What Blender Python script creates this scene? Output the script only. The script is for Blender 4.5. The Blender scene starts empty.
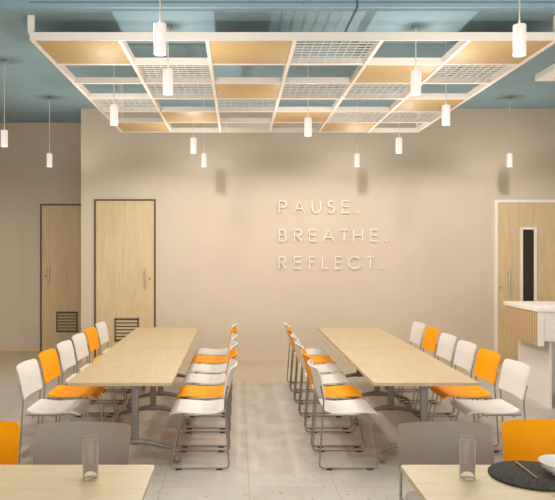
import bpy, bmesh, math, random
from mathutils import Vector, Matrix
random.seed(7)
C = bpy.context.scene.collection
PI = math.pi
S = 1.08            # everything is laid out with the eye at 1.60 and scaled to life size at the end
EYE = 1.6; F = 690.0

# ---------------------------------------------------------------- materials
def lin(c):
    return tuple(((v/255)/12.92 if v/255 <= .04045 else ((v/255+.055)/1.055)**2.4) for v in c)
def rgba(c): return (*lin(c), 1)
class N:
    def __init__(s, name):
        s.m = bpy.data.materials.new(name); s.m.use_nodes = True
        s.t = s.m.node_tree; s.b = s.t.nodes['Principled BSDF']
    def n(s, typ, **kw):
        x = s.t.nodes.new(typ)
        for k, v in kw.items():
            if k.startswith('i_'): x.inputs[k[2:].replace('_', ' ')].default_value = v
            else: setattr(x, k, v)
        return x
    def l(s, a, b): s.t.links.new(a, b)
def plain(name, col, rough=.5, metal=0, noise=0.0, nscale=40, bump=0.0, spec=.5):
    q = N(name); q.b.inputs['Roughness'].default_value = rough; q.b.inputs['Metallic'].default_value = metal
    q.b.inputs['Specular IOR Level'].default_value = spec
    tc = q.n('ShaderNodeTexCoord'); nz = q.n('ShaderNodeTexNoise'); nz.inputs['Scale'].default_value = nscale
    nz.inputs['Detail'].default_value = 4; q.l(tc.outputs['Object'], nz.inputs['Vector'])
    r = q.n('ShaderNodeValToRGB'); L = lin(col)
    r.color_ramp.elements[0].position = .3; r.color_ramp.elements[1].position = .7
    r.color_ramp.elements[0].color = (*[max(0, v*(1-noise)) for v in L], 1)
    r.color_ramp.elements[1].color = (*[min(1, v*(1+noise)) for v in L], 1)
    q.l(nz.outputs['Fac'], r.inputs['Fac']); q.l(r.outputs['Color'], q.b.inputs['Base Color'])
    if bump:
        bp = q.n('ShaderNodeBump'); bp.inputs['Strength'].default_value = bump; bp.inputs['Distance'].default_value = .01
        q.l(nz.outputs['Fac'], bp.inputs['Height']); q.l(bp.outputs['Normal'], q.b.inputs['Normal'])
    return q.m
def wood(name, light, dark, stretch, scale=6, rough=.45):
    q = N(name); q.b.inputs['Roughness'].default_value = rough
    tc = q.n('ShaderNodeTexCoord'); mp = q.n('ShaderNodeMapping'); mp.inputs['Scale'].default_value = stretch
    q.l(tc.outputs['Object'], mp.inputs['Vector'])
    a = q.n('ShaderNodeTexNoise'); a.inputs['Scale'].default_value = scale; a.inputs['Detail'].default_value = 6
    a.inputs['Distortion'].default_value = .6; a.inputs['Roughness'].default_value = .6
    q.l(mp.outputs['Vector'], a.inputs['Vector'])
    r = q.n('ShaderNodeValToRGB'); r.color_ramp.elements[0].position = .3; r.color_ramp.elements[1].position = .7
    r.color_ramp.elements[0].color = rgba(dark); r.color_ramp.elements[1].color = rgba(light)
    q.l(a.outputs['Fac'], r.inputs['Fac']); q.l(r.outputs['Color'], q.b.inputs['Base Color'])
    return q.m
M = {}
M['wall'] = plain('beige_paint', (208, 191, 170), .85, noise=.02, nscale=3, spec=.2)
M['ceil'] = plain('teal_ceiling_paint', (140, 166, 177), .9, noise=.03, nscale=2, spec=.2)
M['white_metal'] = plain('white_powder_coat', (238, 226, 214), .45, noise=.01)
M['white'] = plain('white_plastic', (224, 216, 208), .42, noise=.01, nscale=8)
M['orange'] = plain('orange_plastic', (250, 160, 0), .5, noise=.02, nscale=8, spec=.15)
M['grey'] = plain('taupe_plastic', (149, 132, 117), .5, noise=.03, nscale=8)
M['steel'] = plain('satin_steel', (158, 150, 140), .36, .75, noise=.03)
M['legmetal'] = plain('grey_leg_metal', (138, 129, 120), .45, .3, noise=.03)
M['caster'] = plain('caster_grey', (142, 134, 126), .5, noise=.03)
M['rubber'] = plain('black_rubber', (38, 36, 34), .7, noise=.05)
M['birch'] = wood('birch_laminate', (203, 179, 142), (190, 163, 122), (1.2, 9, 9), 3, .4)
M['birch_y'] = wood('birch_laminate_long', (203, 179, 142), (190, 163, 122), (9, 1.2, 9), 3, .4)
M['panelwood'] = wood('bamboo_panel', (204, 176, 128), (184, 152, 104), (5, 22, 5), 3, .5)
M['doorwood'] = wood('maple_door', (216, 191, 152), (202, 174, 130), (7, 7, .9), 2.2, .45)
M['frame_dark'] = plain('dark_door_frame', (92, 76, 58), .6, noise=.15, nscale=60)
M['louvre'] = plain('brown_louvre', (186, 160, 126), .5, noise=.04)
M['black'] = plain('dark_gap', (40, 34, 28), .7, noise=.05)
M['chrome'] = plain('brushed_chrome', (196, 186, 172), .3, .7, noise=.03)
M['unit_white'] = plain('unit_white', (252, 250, 247), .5, noise=.005)
M['counter'] = plain('white_counter', (238, 228, 218), .4, noise=.01)
M['letter'] = plain('white_letter', (240, 232, 222), .5, noise=.01)
M['mat'] = plain('charcoal_felt', (58, 51, 44), .95, noise=.95, nscale=75, bump=1)
M['china'] = plain('white_china', (240, 234, 226), .2, noise=.01)
M['bamboo'] = wood('bamboo_stick', (158, 116, 72), (136, 94, 54), (30, 3, 30), 4)
M['seam'] = plain('ceiling_seam', (84, 98, 102), .8, noise=.05)
M['canopy'] = plain('canopy_grey', (122, 134, 134), .6, noise=.02)
M['cord'] = plain('pale_cord', (236, 224, 210), .6, noise=.02)
M['base'] = plain('baseboard_beige', (214, 188, 158), .7, noise=.02)
M['darkglass'] = plain('dark_door_glass', (46, 38, 30), .15, noise=.05)
def slat_mat():
    q = N('slatted_oak'); q.b.inputs['Roughness'].default_value = .5
    tc = q.n('ShaderNodeTexCoord'); w = q.n('ShaderNodeTexWave', bands_direction='Y'); w.inputs['Scale'].default_value = 7
    w.inputs['Distortion'].default_value = .25; q.l(tc.outputs['Object'], w.inputs['Vector'])
    r = q.n('ShaderNodeValToRGB'); r.color_ramp.elements[0].color = rgba((138, 108, 72)); r.color_ramp.elements[1].color = rgba((200, 166, 124))
    r.color_ramp.elements[1].position = .5
    q.l(w.outputs['Fac'], r.inputs['Fac']); q.l(r.outputs['Color'], q.b.inputs['Base Color'])
    return q.m
M['slat'] = slat_mat()
def tile_mat():
    q = N('terrazzo_tile'); q.b.inputs['Roughness'].default_value = .3
    tc = q.n('ShaderNodeTexCoord'); mp = q.n('ShaderNodeMapping')
    mp.inputs['Location'].default_value = (-.0765*S+.5875*S*10, -4.654*S+1.304*S*10, 0)
    q.l(tc.outputs['Object'], mp.inputs['Vector'])
    br = q.n('ShaderNodeTexBrick', offset=0.0, squash=1.0)
    br.inputs['Scale'].default_value = 1; br.inputs['Brick Width'].default_value = .5875*S; br.inputs['Row Height'].default_value = 1.304*S
    br.inputs['Mortar Size'].default_value = .0028; br.inputs['Mortar Smooth'].default_value = .3; br.inputs['Bias'].default_value = 0
    br.inputs['Color1'].default_value = rgba((205, 196, 185)); br.inputs['Color2'].default_value = rgba((201, 192, 181)); br.inputs['Mortar'].default_value = rgba((172, 158, 142))
    q.l(mp.outputs['Vector'], br.inputs['Vector'])
    nz = q.n('ShaderNodeTexNoise'); nz.inputs['Scale'].default_value = 2.5; nz.inputs['Detail'].default_value = 5; q.l(tc.outputs['Object'], nz.inputs['Vector'])
    r0 = q.n('ShaderNodeValToRGB'); r0.color_ramp.elements[0].color = (.86, .85, .84, 1); r0.color_ramp.elements[1].color = (1, 1, 1, 1)
    r0.color_ramp.elements[0].position = .3; r0.color_ramp.elements[1].position = .65
    q.l(nz.outputs['Fac'], r0.inputs['Fac'])
    mx0 = q.n('ShaderNodeMix', data_type='RGBA', blend_type='MULTIPLY'); mx0.inputs['Factor'].default_value = 1
    q.l(br.outputs['Color'], mx0.inputs['A']); q.l(r0.outputs['Color'], mx0.inputs['B'])
    vo = q.n('ShaderNodeTexVoronoi'); vo.inputs['Scale'].default_value = 15; q.l(tc.outputs['Object'], vo.inputs['Vector'])
    r1 = q.n('ShaderNodeValToRGB'); r1.color_ramp.elements[0].position = .10; r1.color_ramp.elements[1].position = .16
    r1.color_ramp.elements[0].color = (1, 1, 1, 1); r1.color_ramp.elements[1].color = (0, 0, 0, 1)
    q.l(vo.outputs['Distance'], r1.inputs['Fac'])
    sp = q.n('ShaderNodeMath', operation='MULTIPLY')
    sx = q.n('ShaderNodeSeparateColor'); q.l(vo.outputs['Color'], sx.inputs['Color'])
    gt = q.n('ShaderNodeMath', operation='GREATER_THAN'); gt.inputs[1].default_value = .4; q.l(sx.outputs['Red'], gt.inputs[0])
    q.l(r1.outputs['Color'], sp.inputs[0]); q.l(gt.outputs['Value'], sp.inputs[1])
    s2 = q.n('ShaderNodeMath', operation='MULTIPLY'); s2.inputs[1].default_value = .8; q.l(sp.outputs['Value'], s2.inputs[0])
    mx = q.n('ShaderNodeMix', data_type='RGBA'); q.l(s2.outputs['Value'], mx.inputs['Factor'])
    q.l(mx0.outputs['Result'], mx.inputs['A']); mx.inputs['B'].default_value = rgba((112, 94, 78))
    q.l(mx.outputs['Result'], q.b.inputs['Base Color'])
    return q.m
M['tile'] = tile_mat()
M['tanfloor'] = wood('tan_plank_floor', (206, 188, 162), (196, 177, 150), (1, 7, 1), 2, .35)
def glow():
    q = N('glowing_lamp_shade'); q.b.inputs['Base Color'].default_value = (.12, .11, .1, 1)
    tc = q.n('ShaderNodeTexCoord'); nz = q.n('ShaderNodeTexNoise'); q.l(tc.outputs['Object'], nz.inputs['Vector'])
    r = q.n('ShaderNodeValToRGB'); r.color_ramp.elements[0].color = (1, .86, .74, 1); r.color_ramp.elements[1].color = (1, .89, .78, 1)
    q.l(nz.outputs['Fac'], r.inputs['Fac']); q.l(r.outputs['Color'], q.b.inputs['Emission Color'])
    q.b.inputs['Emission Strength'].default_value = GLOW
    return q.m
GLOW = .76
M['glow'] = glow()
def glass():
    q = N('clear_glass'); q.b.inputs['Base Color'].default_value = (.99, .985, .98, 1)
    q.b.inputs['Roughness'].default_value = .02; q.b.inputs['Transmission Weight'].default_value = 1; q.b.inputs['IOR'].default_value = 1.3
    return q.m
M['glass'] = glass()

# ---------------------------------------------------------------- mesh helpers
def box(bm, x0, x1, y0, y1, z0, z1, bev=0, seg=2):
    r = bmesh.ops.create_cube(bm, size=1)
    vs = r['verts']
    for v in vs:
        v.co = Vector(((x0+x1)/2+v.co.x*(x1-x0), (y0+y1)/2+v.co.y*(y1-y0), (z0+z1)/2+v.co.z*(z1-z0)))
    if bev:
        es = list({e for v in vs for e in v.link_edges})
        bmesh.ops.bevel(bm, geom=es, offset=bev, segments=seg, affect='EDGES', profile=.5)
def rtop(bm, x0, x1, y0, y1, z0, z1, rad, seg=6, bev=.003):
    """plate with rounded corners in plan"""
    pts = []
    for cx, cy, a0 in ((x1-rad, y1-rad, 0), (x0+rad, y1-rad, PI/2), (x0+rad, y0+rad, PI), (x1-rad, y0+rad, 1.5*PI)):
        for k in range(seg+1):
            a = a0+k*PI/2/seg; pts.append((cx+rad*math.cos(a), cy+rad*math.sin(a)))
    lo = [bm.verts.new((x, y, z0)) for x, y in pts]; hi = [bm.verts.new((x, y, z1)) for x, y in pts]
    fs = [bm.faces.new(hi), bm.faces.new(lo[::-1])]; n = len(pts)
    for i in range(n): bm.faces.new((lo[i], lo[(i+1) % n], hi[(i+1) % n], hi[i]))
    if bev: bmesh.ops.bevel(bm, geom=list(fs[0].edges), offset=bev, segments=2, affect='EDGES')
def fillet(pts, rad, seg=5):
    pts = [Vector(p) for p in pts]; out = [pts[0]]
    for i in range(1, len(pts)-1):
        a, b, c = pts[i-1], pts[i], pts[i+1]
        u = (a-b); v = (c-b); r = min(rad, u.length*.45, v.length*.45)
        p = b+u.normalized()*r; q = b+v.normalized()*r
        for k in range(seg+1):
            t = k/seg; out.append(p*(1-t)**2+b*2*t*(1-t)+q*t*t)
    out.append(pts[-1]); return out
def tube(bm, pts, rad, n=8, up=(0, 0, 1), rads=None, flat=1.0, rot=0):
    raw = [Vector(p) for p in pts]; pts = raw[:1]; rings = []
    for p in raw[1:]:
        if (p-pts[-1]).length > 1e-5: pts.append(p)
    t0 = (pts[1]-pts[0]).normalized(); u = Vector(up)
    if abs(u.dot(t0)) > .95: u = Vector((1, 0, 0)) if abs(t0.x) < .9 else Vector((0, 1, 0))
    nrm = (u-t0*u.dot(t0)).normalized()
    for i, p in enumerate(pts):
        if i == 0: t = (pts[1]-pts[0])
        elif i == len(pts)-1: t = pts[-1]-pts[-2]
        else: t = (pts[i+1]-p).normalized()+(p-pts[i-1]).normalized()
        t.normalize(); nrm = (nrm-t*nrm.dot(t)).normalized(); bn = t.cross(nrm)
        r = rads[i] if rads else rad
        rings.append([bm.verts.new(p+(nrm*math.cos(rot+2*PI*k/n)+bn*math.sin(rot+2*PI*k/n)*flat)*r) for k in range(n)])
    for a, b in zip(rings, rings[1:]):
        for k in range(n): bm.faces.new((a[k], a[(k+1) % n], b[(k+1) % n], b[k]))
    bm.faces.new(rings[0][::-1]); bm.faces.new(rings[-1])
def lathe(bm, prof, n=28, c=(0, 0, 0), closed=False):
    rings = []
    for r, z in prof:
        if r < 1e-6: rings.append([bm.verts.new((c[0], c[1], c[2]+z))])
        else: rings.append([bm.verts.new((c[0]+r*math.cos(2*PI*k/n), c[1]+r*math.sin(2*PI*k/n), c[2]+z)) for k in range(n)])
    prs = list(zip(rings, rings[1:]))
    if closed: prs.append((rings[-1], rings[0]))
    for a, b in prs:
        for k in range(n):
            k2 = (k+1) % n
            if len(a) == 1 and len(b) == 1: continue
            if len(a) == 1: bm.faces.new((a[0], b[k2], b[k]))
            elif len(b) == 1: bm.faces.new((a[k], a[k2], b[0]))
            else: bm.faces.new((a[k], a[k2], b[k2], b[k]))
def shell(bm, fn, W, L, rad, th, nu=14, nv=18):
    """rounded-rectangle sheet: fn(u,s)->point, u in [-W,W], s in [0,L]"""
    ss = []
    m = 5
    for k in range(m): ss.append(rad*(1-math.cos(k/m*PI/2)))
    for k in range(nv+1): ss.append(rad+(L-2*rad)*k/nv)
    for k in range(m-1, -1, -1): ss.append(L-rad*(1-math.cos(k/m*PI/2)))
    rows = []
    for s in ss:
        t = min(s, L-s); hw = W if t >= rad else W-rad+math.sqrt(max(0, rad*rad-(rad-t)**2))
        rows.append([bm.verts.new(fn(-hw+2*hw*k/nu, s)) for k in range(nu+1)])
    fs = []
    for a, b in zip(rows, rows[1:]):
        for k in range(nu): fs.append(bm.faces.new((a[k], a[k+1], b[k+1], b[k])))
    bmesh.ops.recalc_face_normals(bm, faces=fs)
    bmesh.ops.solidify(bm, geom=fs, thickness=th)
def spline(tab, s):
    """smooth interpolation through a table of (s, a, b)"""
    if s <= tab[0][0]: return tab[0][1:]
    for i in range(len(tab)-1):
        if s <= tab[i+1][0]:
            p1, p2 = tab[i], tab[i+1]; p0 = tab[i-1] if i else p1; p3 = tab[i+2] if i+2 < len(tab) else p2
            t = (s-p1[0])/(p2[0]-p1[0]); out = []
            for k in (1, 2):
                a, b, c, d = p0[k], p1[k], p2[k], p3[k]
                out.append(.5*(2*b+(c-a)*t+(2*a-5*b+4*c-d)*t*t+(3*b-a-3*c+d)*t**3))
            return out
    return tab[-1][1:]
def obj(name, bm, mat, parent=None, smooth=True, loc=(0, 0, 0)):
    bmesh.ops.recalc_face_normals(bm, faces=bm.faces)
    me = bpy.data.meshes.new(name); bm.to_mesh(me); bm.free()
    if smooth:
        for p in me.polygons: p.use_smooth = True
        try: me.set_sharp_from_angle(angle=math.radians(38))
        except Exception: pass
    me.materials.append(M[mat] if isinstance(mat, str) else mat)
    o = bpy.data.objects.new(name, me); C.objects.link(o); o.location = loc
    if parent: o.parent = parent
    return o
def bx(name, dims, mat, parent=None, bev=0, loc=(0, 0, 0)):
    bm = bmesh.new(); box(bm, *dims, bev=bev); return obj(name, bm, mat, parent, smooth=bool(bev), loc=loc)
def tag(o, label, cat, group=None):
    o['label'] = label; o['category'] = cat
    if group: o['group'] = group
    return o
def thing(name, label, cat, loc, rz=0, group=None):
    o = bpy.data.objects.new(name, None); C.objects.link(o); o.location = loc; o.rotation_euler = (0, 0, rz)
    o.empty_display_size = .1
    return tag(o, label, cat, group)
def struct(name, dims, mat, label=None, bev=0):
    o = bx(name, dims, mat, bev=bev); o['kind'] = 'structure'
    if label: o['label'] = label
    return o
def copy_tree(root, loc, rz, label, group=None):
    r = root.copy(); C.objects.link(r); r.location = loc; r.rotation_euler = (0, 0, rz); r['label'] = label
    if group: r['group'] = group
    for ch in list(root.children):
        c = ch.copy(); C.objects.link(c); c.parent = r
        for g in list(ch.children):
            d = g.copy(); C.objects.link(d); d.parent = c
    return r

# ---------------------------------------------------------------- setting
WY, RY, CZ = 9.86, 10.95, 3.62      # main wall, recess wall, ceiling height
LX, RX, BY = -4.3, 5.4, -3.0
CORN = -2.236
TILE_END = 8.36
def px(x, d): return (x-237.5)*d/F
def pz(y, d): return EYE-(y-250)*d/F
struct('floor', (LX, RX, BY, TILE_END, -.1, 0), 'tile', 'speckled grey terrazzo tile floor of the dining area')
struct('floor_border', (LX, RX, TILE_END, RY+.1, -.1, 0), 'tanfloor', 'tan floor strip along the back wall')
struct('ceiling', (LX, RX, BY, RY+.1, CZ, CZ+.1), 'ceil', 'dusty teal painted ceiling')
struct('ceiling_beam', (LX, RX, 4.486, 5.27, 3.18, CZ-.002), 'ceil', 'dusty teal dropped ceiling beam above the front of the grid')
struct('trim_1', (-1.35, RX, 4.4835, 4.488, 3.208, 3.213), 'seam', 'thin seam line along the ceiling beam')
bm = bmesh.new(); box(bm, .772, .786, 4.483, 4.488, 3.1775, CZ-.004); box(bm, .772, .786, 4.483, 5.272, 3.1770, 3.1815)
o = obj('trim_2', bm, 'seam', smooth=False); o['kind'] = 'structure'; o['label'] = 'dark seam running across the ceiling beam'
struct('wall_back', (CORN, RX, WY, RY+.1, 0, CZ), 'wall', 'beige back wall carrying the slogan')
struct('wall_recess', (LX, CORN, RY, RY+.1, 0, CZ), 'wall', 'beige recessed wall at the far left')
struct('wall_left', (LX-.1, LX, BY, RY+.1, 0, CZ), 'wall', 'beige wall on the left')
struct('wall_right', (RX, RX+.1, BY, RY+.1, 0, CZ), 'wall', 'beige wall on the right')
struct('baseboard_recess', (LX, CORN, RY-.012, RY, 0, .06), 'base', 'low beige baseboard of the recess')
bm = bmesh.new()
for a, b in ((CORN, -2.045), (-1.165, 3.665)): box(bm, a, b, WY-.012, WY, 0, .03)
o = obj('baseboard_back', bm, 'base', smooth=False); o['kind'] = 'structure'; o['label'] = 'low beige baseboard of the back wall'
# wall behind the viewer: piers, sill and head around openings added for fill light
bm = bmesh.new()
box(bm, LX, RX, BY-.1, BY, 0, .35); box(bm, LX, RX, BY-.1, BY, 3.2, CZ)
for k in range(5):
    xx = LX+(RX-LX)*k/4; box(bm, max(LX, xx-.06), min(RX, xx+.06), BY-.1, BY, .35, 3.2)
o = obj('wall_front', bm, 'wall', smooth=False); o['kind'] = 'structure'; o['label'] = 'unseen wall behind the viewer, with wide openings added for fill light'

def louvre_door(name, x0, x1, wy, ztop, louv, handle_x, lock_x, hz, lz, label):
    """flush maple door in a thin dark frame with a louvred vent"""
    y = wy
    leaf = bx(name, (x0+.026, x1-.026, y-.018, y-.001, .004, ztop-.026), 'doorwood'); leaf['kind'] = 'structure'; leaf['label'] = label
    bm = bmesh.new()
    box(bm, x0, x0+.024, y-.022, y-.001, 0, ztop); box(bm, x1-.024, x1, y-.022, y-.001, 0, ztop); box(bm, x0+.024, x1-.024, y-.022, y-.001, ztop-.024, ztop)
    obj('door_frame', bm, 'frame_dark', leaf, smooth=False)
    a, b, c, d = louv
    back = bx('vent_grille', (a, b, y-.024, y-.019, c, d), 'black', leaf)
    bm = bmesh.new()
    for p in ((a, a+.02, c, d), (b-.02, b, c, d), (a, b, c, c+.02), (a, b, d-.02, d)): box(bm, p[0], p[1], y-.036, y-.022, p[2], p[3])
    obj('grille_frame', bm, 'frame_dark', back, smooth=False)
    n = 6; st = (d-c-.04)/n
    for k in range(n):
        bm = bmesh.new(); zz = c+.02+st*k
        r = bmesh.ops.create_cube(bm, size=1)
        bmesh.ops.transform(bm, matrix=Matrix.Translation(((a+b)/2, y-.03, zz+st*.5)) @ Matrix.Rotation(math.radians(-22), 4, 'X') @ Matrix.Diagonal((b-a-.042, .006, st*.70, 1)), verts=r['verts'])
        obj('louvre_slat', bm, 'louvre', back, smooth=False)
    bm = bmesh.new(); tube(bm, [(handle_x, y-.065, hz[0]), (handle_x, y-.065, hz[1])], .011, 10)
    for zz in (hz[0]+.05, hz[1]-.05): tube(bm, [(handle_x, y-.065, zz), (handle_x, y-.017, zz)], .008, 8)
    obj('door_handle', bm, 'chrome', leaf)
    bm = bmesh.new(); tube(bm, [(lock_x, y-.028, lz), (lock_x, y-.017, lz)], .017, 14)
    obj('door_lock', bm, 'caster', leaf)
    return leaf
louvre_door('door_1', px(40.5, RY), CORN-.03, RY, pz(204, RY), (px(56.8, RY), px(78, RY), pz(332, RY), pz(311.5, RY)), px(49.7, RY), px(46.3, RY),
            (pz(285.5, RY), pz(266.5, RY)), pz(276, RY), 'maple door with a louvred vent in the shaded recess at far left')
louvre_door('door_2', px(94.5, WY), px(155.8, WY), WY, pz(199.2, WY), (px(115, WY), px(139.2, WY), pz(341, WY), pz(318, WY)), px(145.6, WY), px(149.8, WY),
            (pz(289, WY), pz(268.5, WY)), pz(278.6, WY), 'maple door with a louvred vent in the lit back wall')
# right door: white frame, tall dark vision panel
y = WY; x0 = px(494.2, WY); x1 = x0+1.12; zt = pz(199.8, WY)
leaf = bx('door_3', (x0+.045, x1-.045, y-.016, y-.001, .004, zt-.045), 'doorwood'); leaf['kind'] = 'structure'
leaf['label'] = 'maple door with a tall dark vision panel and white frame at right'
bm = bmesh.new()
box(bm, x0, x0+.043, y-.03, y-.001, 0, zt); box(bm, x1-.043, x1, y-.03, y-.001, 0, zt); box(bm, x0+.043, x1-.043, y-.03, y-.001, zt-.043, zt)
obj('door_frame', bm, 'white_metal', leaf, smooth=False)
a, b, c, d = px(519.8, y), px(536, y), .62, pz(227.3, y)
wf = bmesh.new()
for p in ((a, a+.033, c, d), (b-.04, b, c, d), (a+.033, b-.04, c, c+.033), (a+.033, b-.04, d-.033, d)): box(wf, p[0], p[1], y-.03, y-.016, p[2], p[3])
vf = obj('vision_frame', wf, 'white_metal', leaf, smooth=False)
bx('vision_glass', (a+.033, b-.04, y-.021, y-.016, c+.033, d-.033), 'darkglass', vf)
hx = px(507.7, y); bm = bmesh.new(); tube(bm, [(hx, y-.075, pz(293.7, y)), (hx, y-.075, pz(266.5, y))], .013, 10)
for q in (286.5, 272.5): tube(bm, [(hx, y-.075, pz(q, y)), (hx, y-.016, pz(q, y))], .01, 8)
obj('door_handle', bm, 'chrome', leaf)
bm = bmesh.new(); tube(bm, [(px(500, y), y-.03, pz(287, y)), (px(500, y), y-.015, pz(287, y))], .02, 14); obj('door_lock', bm, 'chrome', leaf)

# ---------------------------------------------------------------- slogan letters
def arc(cx, cz, rx, rz, a0, a1, n=14):
    return [(cx+rx*math.cos(math.radians(a0+(a1-a0)*k/n)), cz+rz*math.sin(math.radians(a0+(a1-a0)*k/n))) for k in range(n+1)]
def glyph(ch):
    g = {
     'P': [[(0, 0), (0, 1)], [(0, 1), (.52, 1)]+arc(.52, .74, .48, .26, 90, -90)+[(0, .48)]],
     'A': [[(0, 0), (.5, 1), (1, 0)], [(.18, .34), (.82, .34)]],
     'U': [[(0, 1), (0, .42)]+arc(.5, .42, .5, .42, 180, 360)+[(1, 1)]],
     'S': [arc(.5, .76, .42, .24, 40, 270, 16)+arc(.5, .26, .5, .26, 90, -140, 16)],
     'E': [[(1, 1), (0, 1), (0, 0), (1, 0)], [(0, .53), (.92, .53)]],
     'B': [[(0, 0), (0, 1)], [(0, 1), (.5, 1)]+arc(.5, .77, .38, .23, 90, -90)+[(0, .54)], arc(.52, .27, .48, .27, 90, -90)+[(0, 0)]],
     'R': [[(0, 0), (0, 1)], [(0, 1), (.48, 1)]+arc(.48, .74, .44, .26, 90, -90)+[(0, .48)], [(.36, .48), (1, 0)]],
     'T': [[(0, 1), (1, 1)], [(.5, 1), (.5, 0)]],
     'H': [[(0, 0), (0, 1)], [(1, 0), (1, 1)], [(0, .53), (1, .53)]],
     'F': [[(0, 0), (0, 1), (1, 1)], [(0, .53), (.92, .53)]],
     'L': [[(0, 1), (0, 0), (1, 0)]],
     'C': [arc(.54, .5, .54, .5, 48, 312, 24)],
    }
    return g[ch]
LINES = [('PAUSE', 200.6, 213.4, [(68, 100), (122, 166), (190, 224), (248, 274), (302, 330)], 360),
         ('BREATHE', 229.2, 241.6, [(68, 98), (124, 156), (180, 208), (230, 274), (296, 324), (343, 380), (407, 435)], 467),
         ('REFLECT', 256.2, 268.8, [(68, 98), (124, 154), (180, 202), (228, 250), (276, 303), (325, 372), (394, 420)], 449)]
for word, ya, yb, xs, dot in LINES:
    z1, z0 = pz(ya, WY), pz(yb, WY); seen = {}
    for ch, (a, b) in zip(word, xs):
        xa, xb = px(260+a/3.7, WY), px(260+b/3.7, WY)
        bm = bmesh.new(); r = .0105
        for st in glyph(ch):
            pts = [(r*.7+u*(xb-xa-1.4*r), 0, r*.7+w*(z1-z0-1.4*r)) for u, w in st]
            tube(bm, pts, r, 4, up=(0, 1, 0), rot=PI/4)
        seen[ch] = seen.get(ch, 0)+1
        order = '' if word.count(ch) == 1 else ('first ' if seen[ch] == 1 else 'second ')
        o = obj('wall_letter', bm, 'letter', smooth=False, loc=(xa, WY-.030, z0))
        tag(o, f'thin raised white letter, {order}{ch} of {word}, on the beige wall', 'letter', 'raised letters of the wall slogan')
    bm = bmesh.new(); tube(bm, [(0, 0, .012), (0, -.036, .012)], .013, 10)
    o = obj('wall_full_stop', bm, 'letter', loc=(px(260+dot/3.7, WY), WY, z0))
    tag(o, f'raised white full stop after {word} on the beige wall', 'full stop', 'raised letters of the wall slogan')

# ---------------------------------------------------------------- suspended grid
GX0, GY0, GZ = -1.374, 4.63, 3.0
CW, CD, NB = .5855, .5935, 6
BH, BT = .054, .026
grid = thing('suspended_ceiling_grid', 'large white suspended frame grid with wood and wire infill panels under the teal ceiling', 'ceiling grid', (GX0, GY0, GZ))
for k in range(NB+1):
    x = CW*k; bx('long_beam', (x-BT/2, x+BT/2, -BT/2, CD*NB+BT/2, 0, BH), 'white_metal', grid)
for k in range(NB+1):
    y = CD*k
    for c in range(NB):
        if k in (0, NB): continue
        bx('cross_beam', (c*CW+BT/2+.0005, (c+1)*CW-BT/2-.0005, y-BT/2, y+BT/2, .002, BH-.001), 'white_metal', grid)
for y in (-BT/2-.012, CD*NB+BT/2): bx('end_beam', (-BT/2, CW*NB+BT/2, y, y+.012, 0, BH), 'white_metal', grid)
W_, M_, O_ = 'wood', 'mesh', None
PAN = [[W_, O_, O_, M_, O_, W_], [O_, M_, M_, O_, W_, O_], [W_, O_, W_, M_, O_, M_],
       [M_, O_, M_, O_, W_, O_], [O_, W_, M_, O_, M_, W_], [W_, M_, O_, W_, M_, O_]]
wp = mp_ = None
for c in range(6):
    for r in range(6):
        k = PAN[c][r]
        if not k: continue
        cx, cy = (c+.5)*CW, (r+.5)*CD
        if k == W_:
            if wp is None:
                hx, hy = CW/2-BT/2-.001, CD/2-BT/2-.001
                wp = bx('wood_panel', (-hx, hx, -hy, hy, .006, .024), 'panelwood', grid, bev=.002); wp.location = (cx, cy, 0)
            else: o = wp.copy(); C.objects.link(o); o.parent = grid; o.location = (cx, cy, 0)
        else:
            if mp_ is None:
                hx, hy = CW/2-BT/2-.001, CD/2-BT/2-.001; bm = bmesh.new()
                n = 9
                for i in range(n+1):
                    t = -hx+.003+(2*hx-.006)*i/n; box(bm, t-.0011, t+.0011, -hy, hy, .006, .014)
                    t = -hy+.003+(2*hy-.006)*i/n; box(bm, -hx, hx, t-.0011, t+.0011, .007, .013)
                mp_ = obj('wire_panel', bm, 'white_metal', grid, smooth=False); mp_.location = (cx, cy, 0)
            else: o = mp_.copy(); C.objects.link(o); o.parent = grid; o.location = (cx, cy, 0)
for x, y, zt in ((-.015, .02, 3.18), (CW*NB+.015, .02, 3.18), (0, CD*NB-.03, CZ), (CW*NB, CD*NB-.03, CZ)):
    z0 = BH+.0005
    bx('hanger', (x-.022, x+.022, y-.012, y+.012, z0, zt-GZ-.0005), 'white_metal', grid)

# ---------------------------------------------------------------- pendant lamps
ZB, LH, LR = 2.697, .176, .0355
LAMPS = [(160, 3.877, CZ, 'white cylinder pendant lamp hanging largest and nearest at upper left, before the grid'),
         (519.5, 3.897, CZ, 'white cylinder pendant lamp hanging largest and nearest at upper right, before the grid'),
         (168, 4.868, 3.18, 'white cylinder pendant lamp just below and behind the nearest left one'),
         (415.8, 4.884, 3.18, 'white cylinder pendant lamp over the front right part of the grid, before the thinner one'),
         (114, 6.065, CZ, 'white cylinder pendant lamp hanging through the left edge column of the grid'),
         (446, 6.065, CZ, 'white cylinder pendant lamp hanging through the right edge column of the grid midway back'),
         (308, 6.656, CZ, 'white cylinder pendant lamp alone in the middle, above the word PAUSE'),
         (193.5, 7.834, CZ, 'white cylinder pendant lamp at the back edge of grid, left of two close together'),
         (399, 7.834, CZ, 'white cylinder pendant lamp below the far right corner of the grid'),
         (4.3, 7.338, CZ, 'white cylinder pendant lamp at the far left picture edge, left of the grid'),
         (49.5, 9.116, CZ, 'small white cylinder pendant lamp in front of the dark recess'),
         (204, 9.116, CZ, 'small white cylinder pendant lamp near the wall, right of two close together'),
         (357, 9.116, CZ, 'small white cylinder pendant lamp near the wall above and right of PAUSE'),
         (509.5, 9.116, CZ, 'small white cylinder pendant lamp near the wall above the right door')]
LAMP_POS = []
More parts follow.
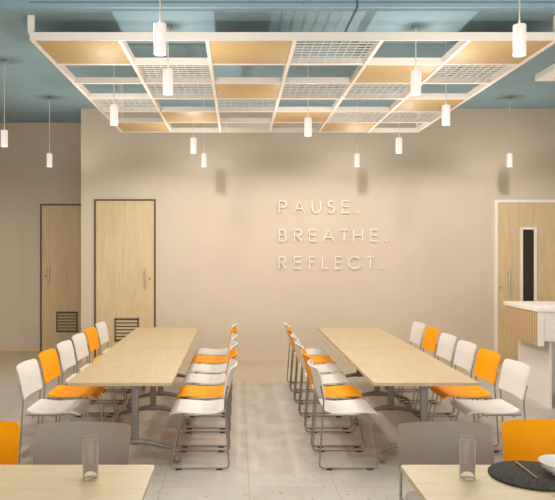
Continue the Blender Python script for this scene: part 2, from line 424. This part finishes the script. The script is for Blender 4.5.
def lamp_parts(root, zc):
    bm = bmesh.new()
    lathe(bm, [(0, LH-.004), (LR-.006, LH), (LR-.002, LH-.002), (LR, LH-.006), (LR, .003), (LR-.002, 0), (LR-.007, 0), (LR-.009, .006), (0, .008)], 32)
    obj('lamp_shade', bm, 'glow', root)
    bm = bmesh.new(); tube(bm, [(0, 0, LH-.001), (0, 0, zc-ZB-.014)], .0045, 8); obj('cord', bm, 'cord', root)
    bm = bmesh.new(); R = .032
    lathe(bm, [(0, -.016), (.02, -.016), (R, -.010), (R, -.0005), (0, -.0005)], 32, (0, 0, zc-ZB)); obj('ceiling_cap', bm, 'canopy', root)
protos = {}
for x, d, zc, lab in LAMPS:
    loc = (px(x, d), d, ZB); LAMP_POS.append(loc)
    if zc in protos: copy_tree(protos[zc], loc, 0, lab)
    else:
        t = thing('pendant_lamp', lab, 'lamp', loc, 0, 'white cylinder pendant lamps'); lamp_parts(t, zc); protos[zc] = t

# ceiling mounted unit at right
t = thing('ceiling_unit', 'flat white rectangular unit mounted on the ceiling at the right picture edge', 'ceiling unit', (3.42, 7.0, CZ-.0005))
bx('housing', (0, .94, 0, .94, -.078, 0), 'unit_white', t, bev=.004)
bx('grille', (.12, .82, .12, .82, -.084, -.078), 'unit_white', t)

# ---------------------------------------------------------------- tables
TZ = .657
def leg_assembly(root, cx, y):
    """one T leg: column, arched foot, two casters"""
    bm = bmesh.new(); box(bm, cx-.027, cx+.027, y-.02, y+.02, .13, TZ-.05, bev=.008)
    tube(bm, [(cx, y-.045, TZ-.06), (cx, y+.045, TZ-.06)], .045, 18)
    box(bm, cx-.06, cx+.06, y-.05, y+.05, TZ-.034, TZ-.0245, bev=.003)
    col = obj('leg', bm, 'legmetal', root)
    bm = bmesh.new(); pts = []; rads = []
    for k in range(-12, 13):
        t = k/12; pts.append((cx+t*.318, y, .158-.062*abs(t)**1.5-(.012 if abs(t) > .95 else 0))); rads.append(.030-.014*abs(t))
    tube(bm, pts, .02, 10, rads=rads, up=(0, 1, 0), flat=.8)
    obj('foot', bm, 'legmetal', col)
    for s in (-1, 1):
        bm = bmesh.new(); xx = cx+s*.318
        tube(bm, [(xx, y, .095), (xx, y, .045)], .008, 8)
        bmesh.ops.create_uvsphere(bm, u_segments=18, v_segments=12, radius=.030, matrix=Matrix.Translation((xx, y-.006, .030)))
        obj('caster', bm, 'caster', col)
def make_table(label, loc, rz, w, l, legs, offs, mat, group):
    """top centred on local origin; l along local y"""
    t = thing('folding_table', label, 'table', loc, rz, group)
    bm = bmesh.new(); rtop(bm, -w/2, w/2, -l/2, l/2, TZ-.024, TZ, .012); obj('tabletop', bm, mat, t)
    for yy in legs: leg_assembly(t, offs, yy)
    bx('stretcher', (offs-.02, offs+.02, legs[0]+.045, legs[1]-.045, TZ-.075, TZ-.04), 'legmetal', t)
    return t
WT = .75; g = 'birch topped tables with grey T legs'
make_table('birch table on the left, nearer of the two joined lengthwise', (-.843, (4.90+6.635)/2, 0), 0, WT, 1.728, (5.21-5.7675, 6.33-5.7675), .07, 'birch_y', g)
make_table('birch table on the left, farther of the two joined lengthwise', (-.843, (6.644+8.40)/2, 0), 0, WT, 1.756, (6.95-7.519, 8.0-7.519), .07, 'birch_y', g)
make_table('birch table on the right, nearer of the two joined lengthwise', (1.345, (4.90+6.635)/2, 0), 0, WT, 1.728, (5.21-5.7675, 6.33-5.7675), .063, 'birch_y', g)
make_table('birch table on the right, farther of the two joined lengthwise', (1.345, (6.644+8.40)/2, 0), 0, WT, 1.756, (6.95-7.519, 8.0-7.519), .063, 'birch_y', g)
make_table('birch table cut off by the bottom left corner, one glass on it', (-.362-.9, 3.03-WT/2, 0), -PI/2, WT, 1.8, (-.55, .55), 0, 'birch_y', g)
make_table('birch table cut off by the bottom right corner, with placemat, bowl and glass', (.714+.9, 3.03-WT/2, 0), -PI/2, WT, 1.8, (-.55, .55), 0, 'birch_y', g)

# ---------------------------------------------------------------- chairs
HW = .222
SEAT = [(0, .045, .430), (.06, .10, .415), (.14, .18, .409), (.24, .28, .415), (.32, .358, .420), (.39, .418, .414), (.44, .443, .388)]
BACK = [(0, .050, .505), (.08, .034, .583), (.16, .020, .664), (.24, -.004, .742)]
def make_chair(label, colour, loc, rz, group):
    t = thing('stacking_chair', label, 'chair', loc, rz, group)
    bm = bmesh.new()
    def seat_fn(u, s):
        x, z = spline(SEAT, s); return (x, u, z-.010*(1-(u/.215)**2)*math.sin(min(1, s/.4)*PI))
    shell(bm, seat_fn, .213, .44, .055, .009); obj('seat', bm, colour, t)
    bm = bmesh.new()
    def back_fn(u, s):
        x, z = spline(BACK, s); k = (u/.232)**2
        return (x-.048*(1-k)*(.6+.4*s/.24), u, z)
    shell(bm, back_fn, .232, .24, .036, .009, nu=16); obj('backrest', bm, colour, t)
    for sd in (-1, 1):
        yy = sd*HW; bm = bmesh.new()
        p = fillet([(.010, yy, .612), (.034, yy, .505), (.0, yy, .011), (.43, yy, .011), (.356, yy, .396), (.052, yy, .400)], .035)
        tube(bm, p, .0066, 8, up=(0, 1, 0))
        fr = obj('side_frame', bm, 'steel', t)
        for a in (.05, .345): bx('glide', (a, a+.045, yy-.009, yy+.009, 0, .012), 'rubber', fr, bev=.002)
    bm = bmesh.new()
    for x in (.10, .30): tube(bm, [(x, -HW, .387), (x, HW, .387)], .007, 8)
    obj('crossbar', bm, 'steel', t)
    return t
ORD = ['nearest the camera', 'second from the camera', 'third from the camera', 'fourth from the camera', 'fifth from the camera', 'farthest from the camera']
ROWS = [(-1.594, 0, 'left side of the left tables'), (-.06, PI, 'right side of the left tables'),
        (.595, 0, 'left side of the right tables'), (2.117, PI, 'right side of the right tables')]
cp = {}
def place(colour, word, label, loc, rz, group):
    if colour in cp: copy_tree(cp[colour], loc, rz, label, group)
    else: cp[colour] = make_chair(label, colour, loc, rz, group)
for X0, rz, side in ROWS:
    for k in range(6):
        col = 'orange' if k in (1, 4) else 'white'
        place(col, col, f'{col} sled base chair, {ORD[k]} along the {side}', (X0, 5.245+.567*k, 0), rz, f'chairs along the {side}')
fg = 'chairs at the foreground tables'
place('grey', 'grey', 'taupe grey chair behind the bottom left table, beside an orange one', (px(82.5, 3.4), 3.40, 0), -PI/2, fg)
place('grey', 'grey', 'taupe grey chair behind the bottom right table, its back beyond the glass', (px(444.5, 3.4), 3.40, 0), -PI/2, fg)
place('orange', 'orange', 'orange chair at the bottom left corner, cut by the picture edge', (-1.315, 3.43, 0), -PI/2, fg)
place('orange', 'orange', 'orange chair at the bottom right, behind the placemat and bowl', (1.555, 3.45, 0), -PI/2, fg)

# ---------------------------------------------------------------- things on the foreground tables
def tumbler(label, loc):
    bm = bmesh.new(); H = .166; R = .035
    lathe(bm, [(0, 0), (R-.006, 0), (R-.004, .003), (R, H), (R-.0008, H+.0006), (R-.0016, H), (R-.0056, .006), (0, .005)], 32)
    o = obj('drinking_glass', bm, 'glass', loc=loc); tag(o, label, 'glass', 'tall drinking glasses')
tumbler('tall clear glass on the bottom left table, before the grey chair', (px(90.5, 2.86), 2.86, TZ+.0005))
tumbler('tall clear glass on the bottom right table, left of the placemat', (px(467.3, 2.855), 2.855, TZ+.0005))
bm = bmesh.new(); lathe(bm, [(0, 0), (.181, 0), (.185, .003), (.185, .008), (.181, .011), (0, .011)], 56)
o = obj('placemat', bm, 'mat', loc=(1.238, 2.872, TZ+.0005)); tag(o, 'round charcoal felt placemat on the bottom right table', 'placemat')
bm = bmesh.new()
lathe(bm, [(0, .001), (.04, 0), (.042, .006), (.062, .014), (.080, .032), (.092, .054), (.0905, .056), (.087, .054), (.076, .034), (.056, .018), (0, .014)], 44)
o = obj('bowl', bm, 'china', loc=(1.346, 2.862, TZ+.0122)); tag(o, 'white china bowl on the round placemat, cut by the right picture edge', 'bowl')
bm = bmesh.new(); tube(bm, [(0, .11, 0), (0, -.11, 0)], .004, 8, rads=[.0045, .0028])
o = obj('chopstick', bm, 'bamboo', loc=(1.216, 2.905, TZ+.0175)); tag(o, 'brown wooden chopstick lying on the placemat left of the bowl', 'chopstick')

# ---------------------------------------------------------------- counter at right
t = thing('reception_counter', 'white counter with a slatted oak end panel, before the right door', 'counter', (2.985, 6.85, 0))
bx('worktop', (-.012, 1.75, -.012, .87, .985, 1.028), 'counter', t, bev=.003)
bx('slat_panel', (0, .055, .012, .86, .648, .9845), 'slat', t)
bm = bmesh.new(); box(bm, 0, .06, 0, .0115, .645, .9845); box(bm, .0555, 1.74, .012, .05, .69, .9845)
obj('apron', bm, 'counter', t, smooth=False)
bx('side_panel', (.165, .19, .12, .90, 0, .984), 'counter', t)
bx('back_panel', (.19, 1.74, .86, .89, 0, .984), 'counter', t)
bx('side_panel', (1.71, 1.74, .12, .86, 0, .984), 'counter', t)

# ---------------------------------------------------------------- life size
for me in bpy.data.meshes: me.transform(Matrix.Scale(S, 4))
for o in bpy.data.objects: o.location = o.location*S

# ---------------------------------------------------------------- light
def light(kind, name, loc, energy, col, **kw):
    l = bpy.data.lights.new(name, kind); l.energy = energy; l.color = col
    for k, v in kw.items(): setattr(l, k, v)
    o = bpy.data.objects.new(name, l); C.objects.link(o); o.location = Vector(loc)*S
    return o
WARM = (1, .96, .90)
E_DOWN, E_UP, WORLD = 56, 20, 3.5
for i, (x, y, z) in enumerate(LAMP_POS):
    k = {9: .35, 10: .2}.get(i, 1)
    light('SPOT', 'lamp_spot', (x-.19, y-.68, z+.26), E_DOWN*k, WARM, shadow_soft_size=.04, spot_size=math.radians(180), spot_blend=.36)
    u = light('SPOT', 'lamp_uplight', (x, y, z-.25), E_UP, WARM, shadow_soft_size=.025, spot_size=math.radians(160), spot_blend=.5)
    u.rotation_euler = (PI, 0, 0)
w = bpy.data.worlds.new('daylight'); bpy.context.scene.world = w; w.use_nodes = True
bg = w.node_tree.nodes['Background']; bg.inputs['Color'].default_value = (.97, 1, 1, 1); bg.inputs['Strength'].default_value = WORLD

# ---------------------------------------------------------------- camera
cam = bpy.data.cameras.new('camera'); co = bpy.data.objects.new('camera', cam); C.objects.link(co)
co.location = (0, 0, EYE*S); co.rotation_euler = (PI/2, 0, 0)
cam.sensor_fit = 'HORIZONTAL'; cam.sensor_width = 36; cam.lens = F/555*36; cam.shift_x = 40/555
cam.clip_start = .05; cam.clip_end = 100
sc = bpy.context.scene; sc.camera = co
sc.view_settings.view_transform = 'Standard'; sc.view_settings.look = 'None'; sc.view_settings.gamma = 1
sc.view_settings.use_curve_mapping = False
sc.view_settings.exposure = 0
sc.cycles.use_denoising = True
sc.cycles.max_bounces = 10; sc.cycles.diffuse_bounces = 6; sc.cycles.transparent_max_bounces = 12
sc.cycles.sample_clamp_indirect = 4
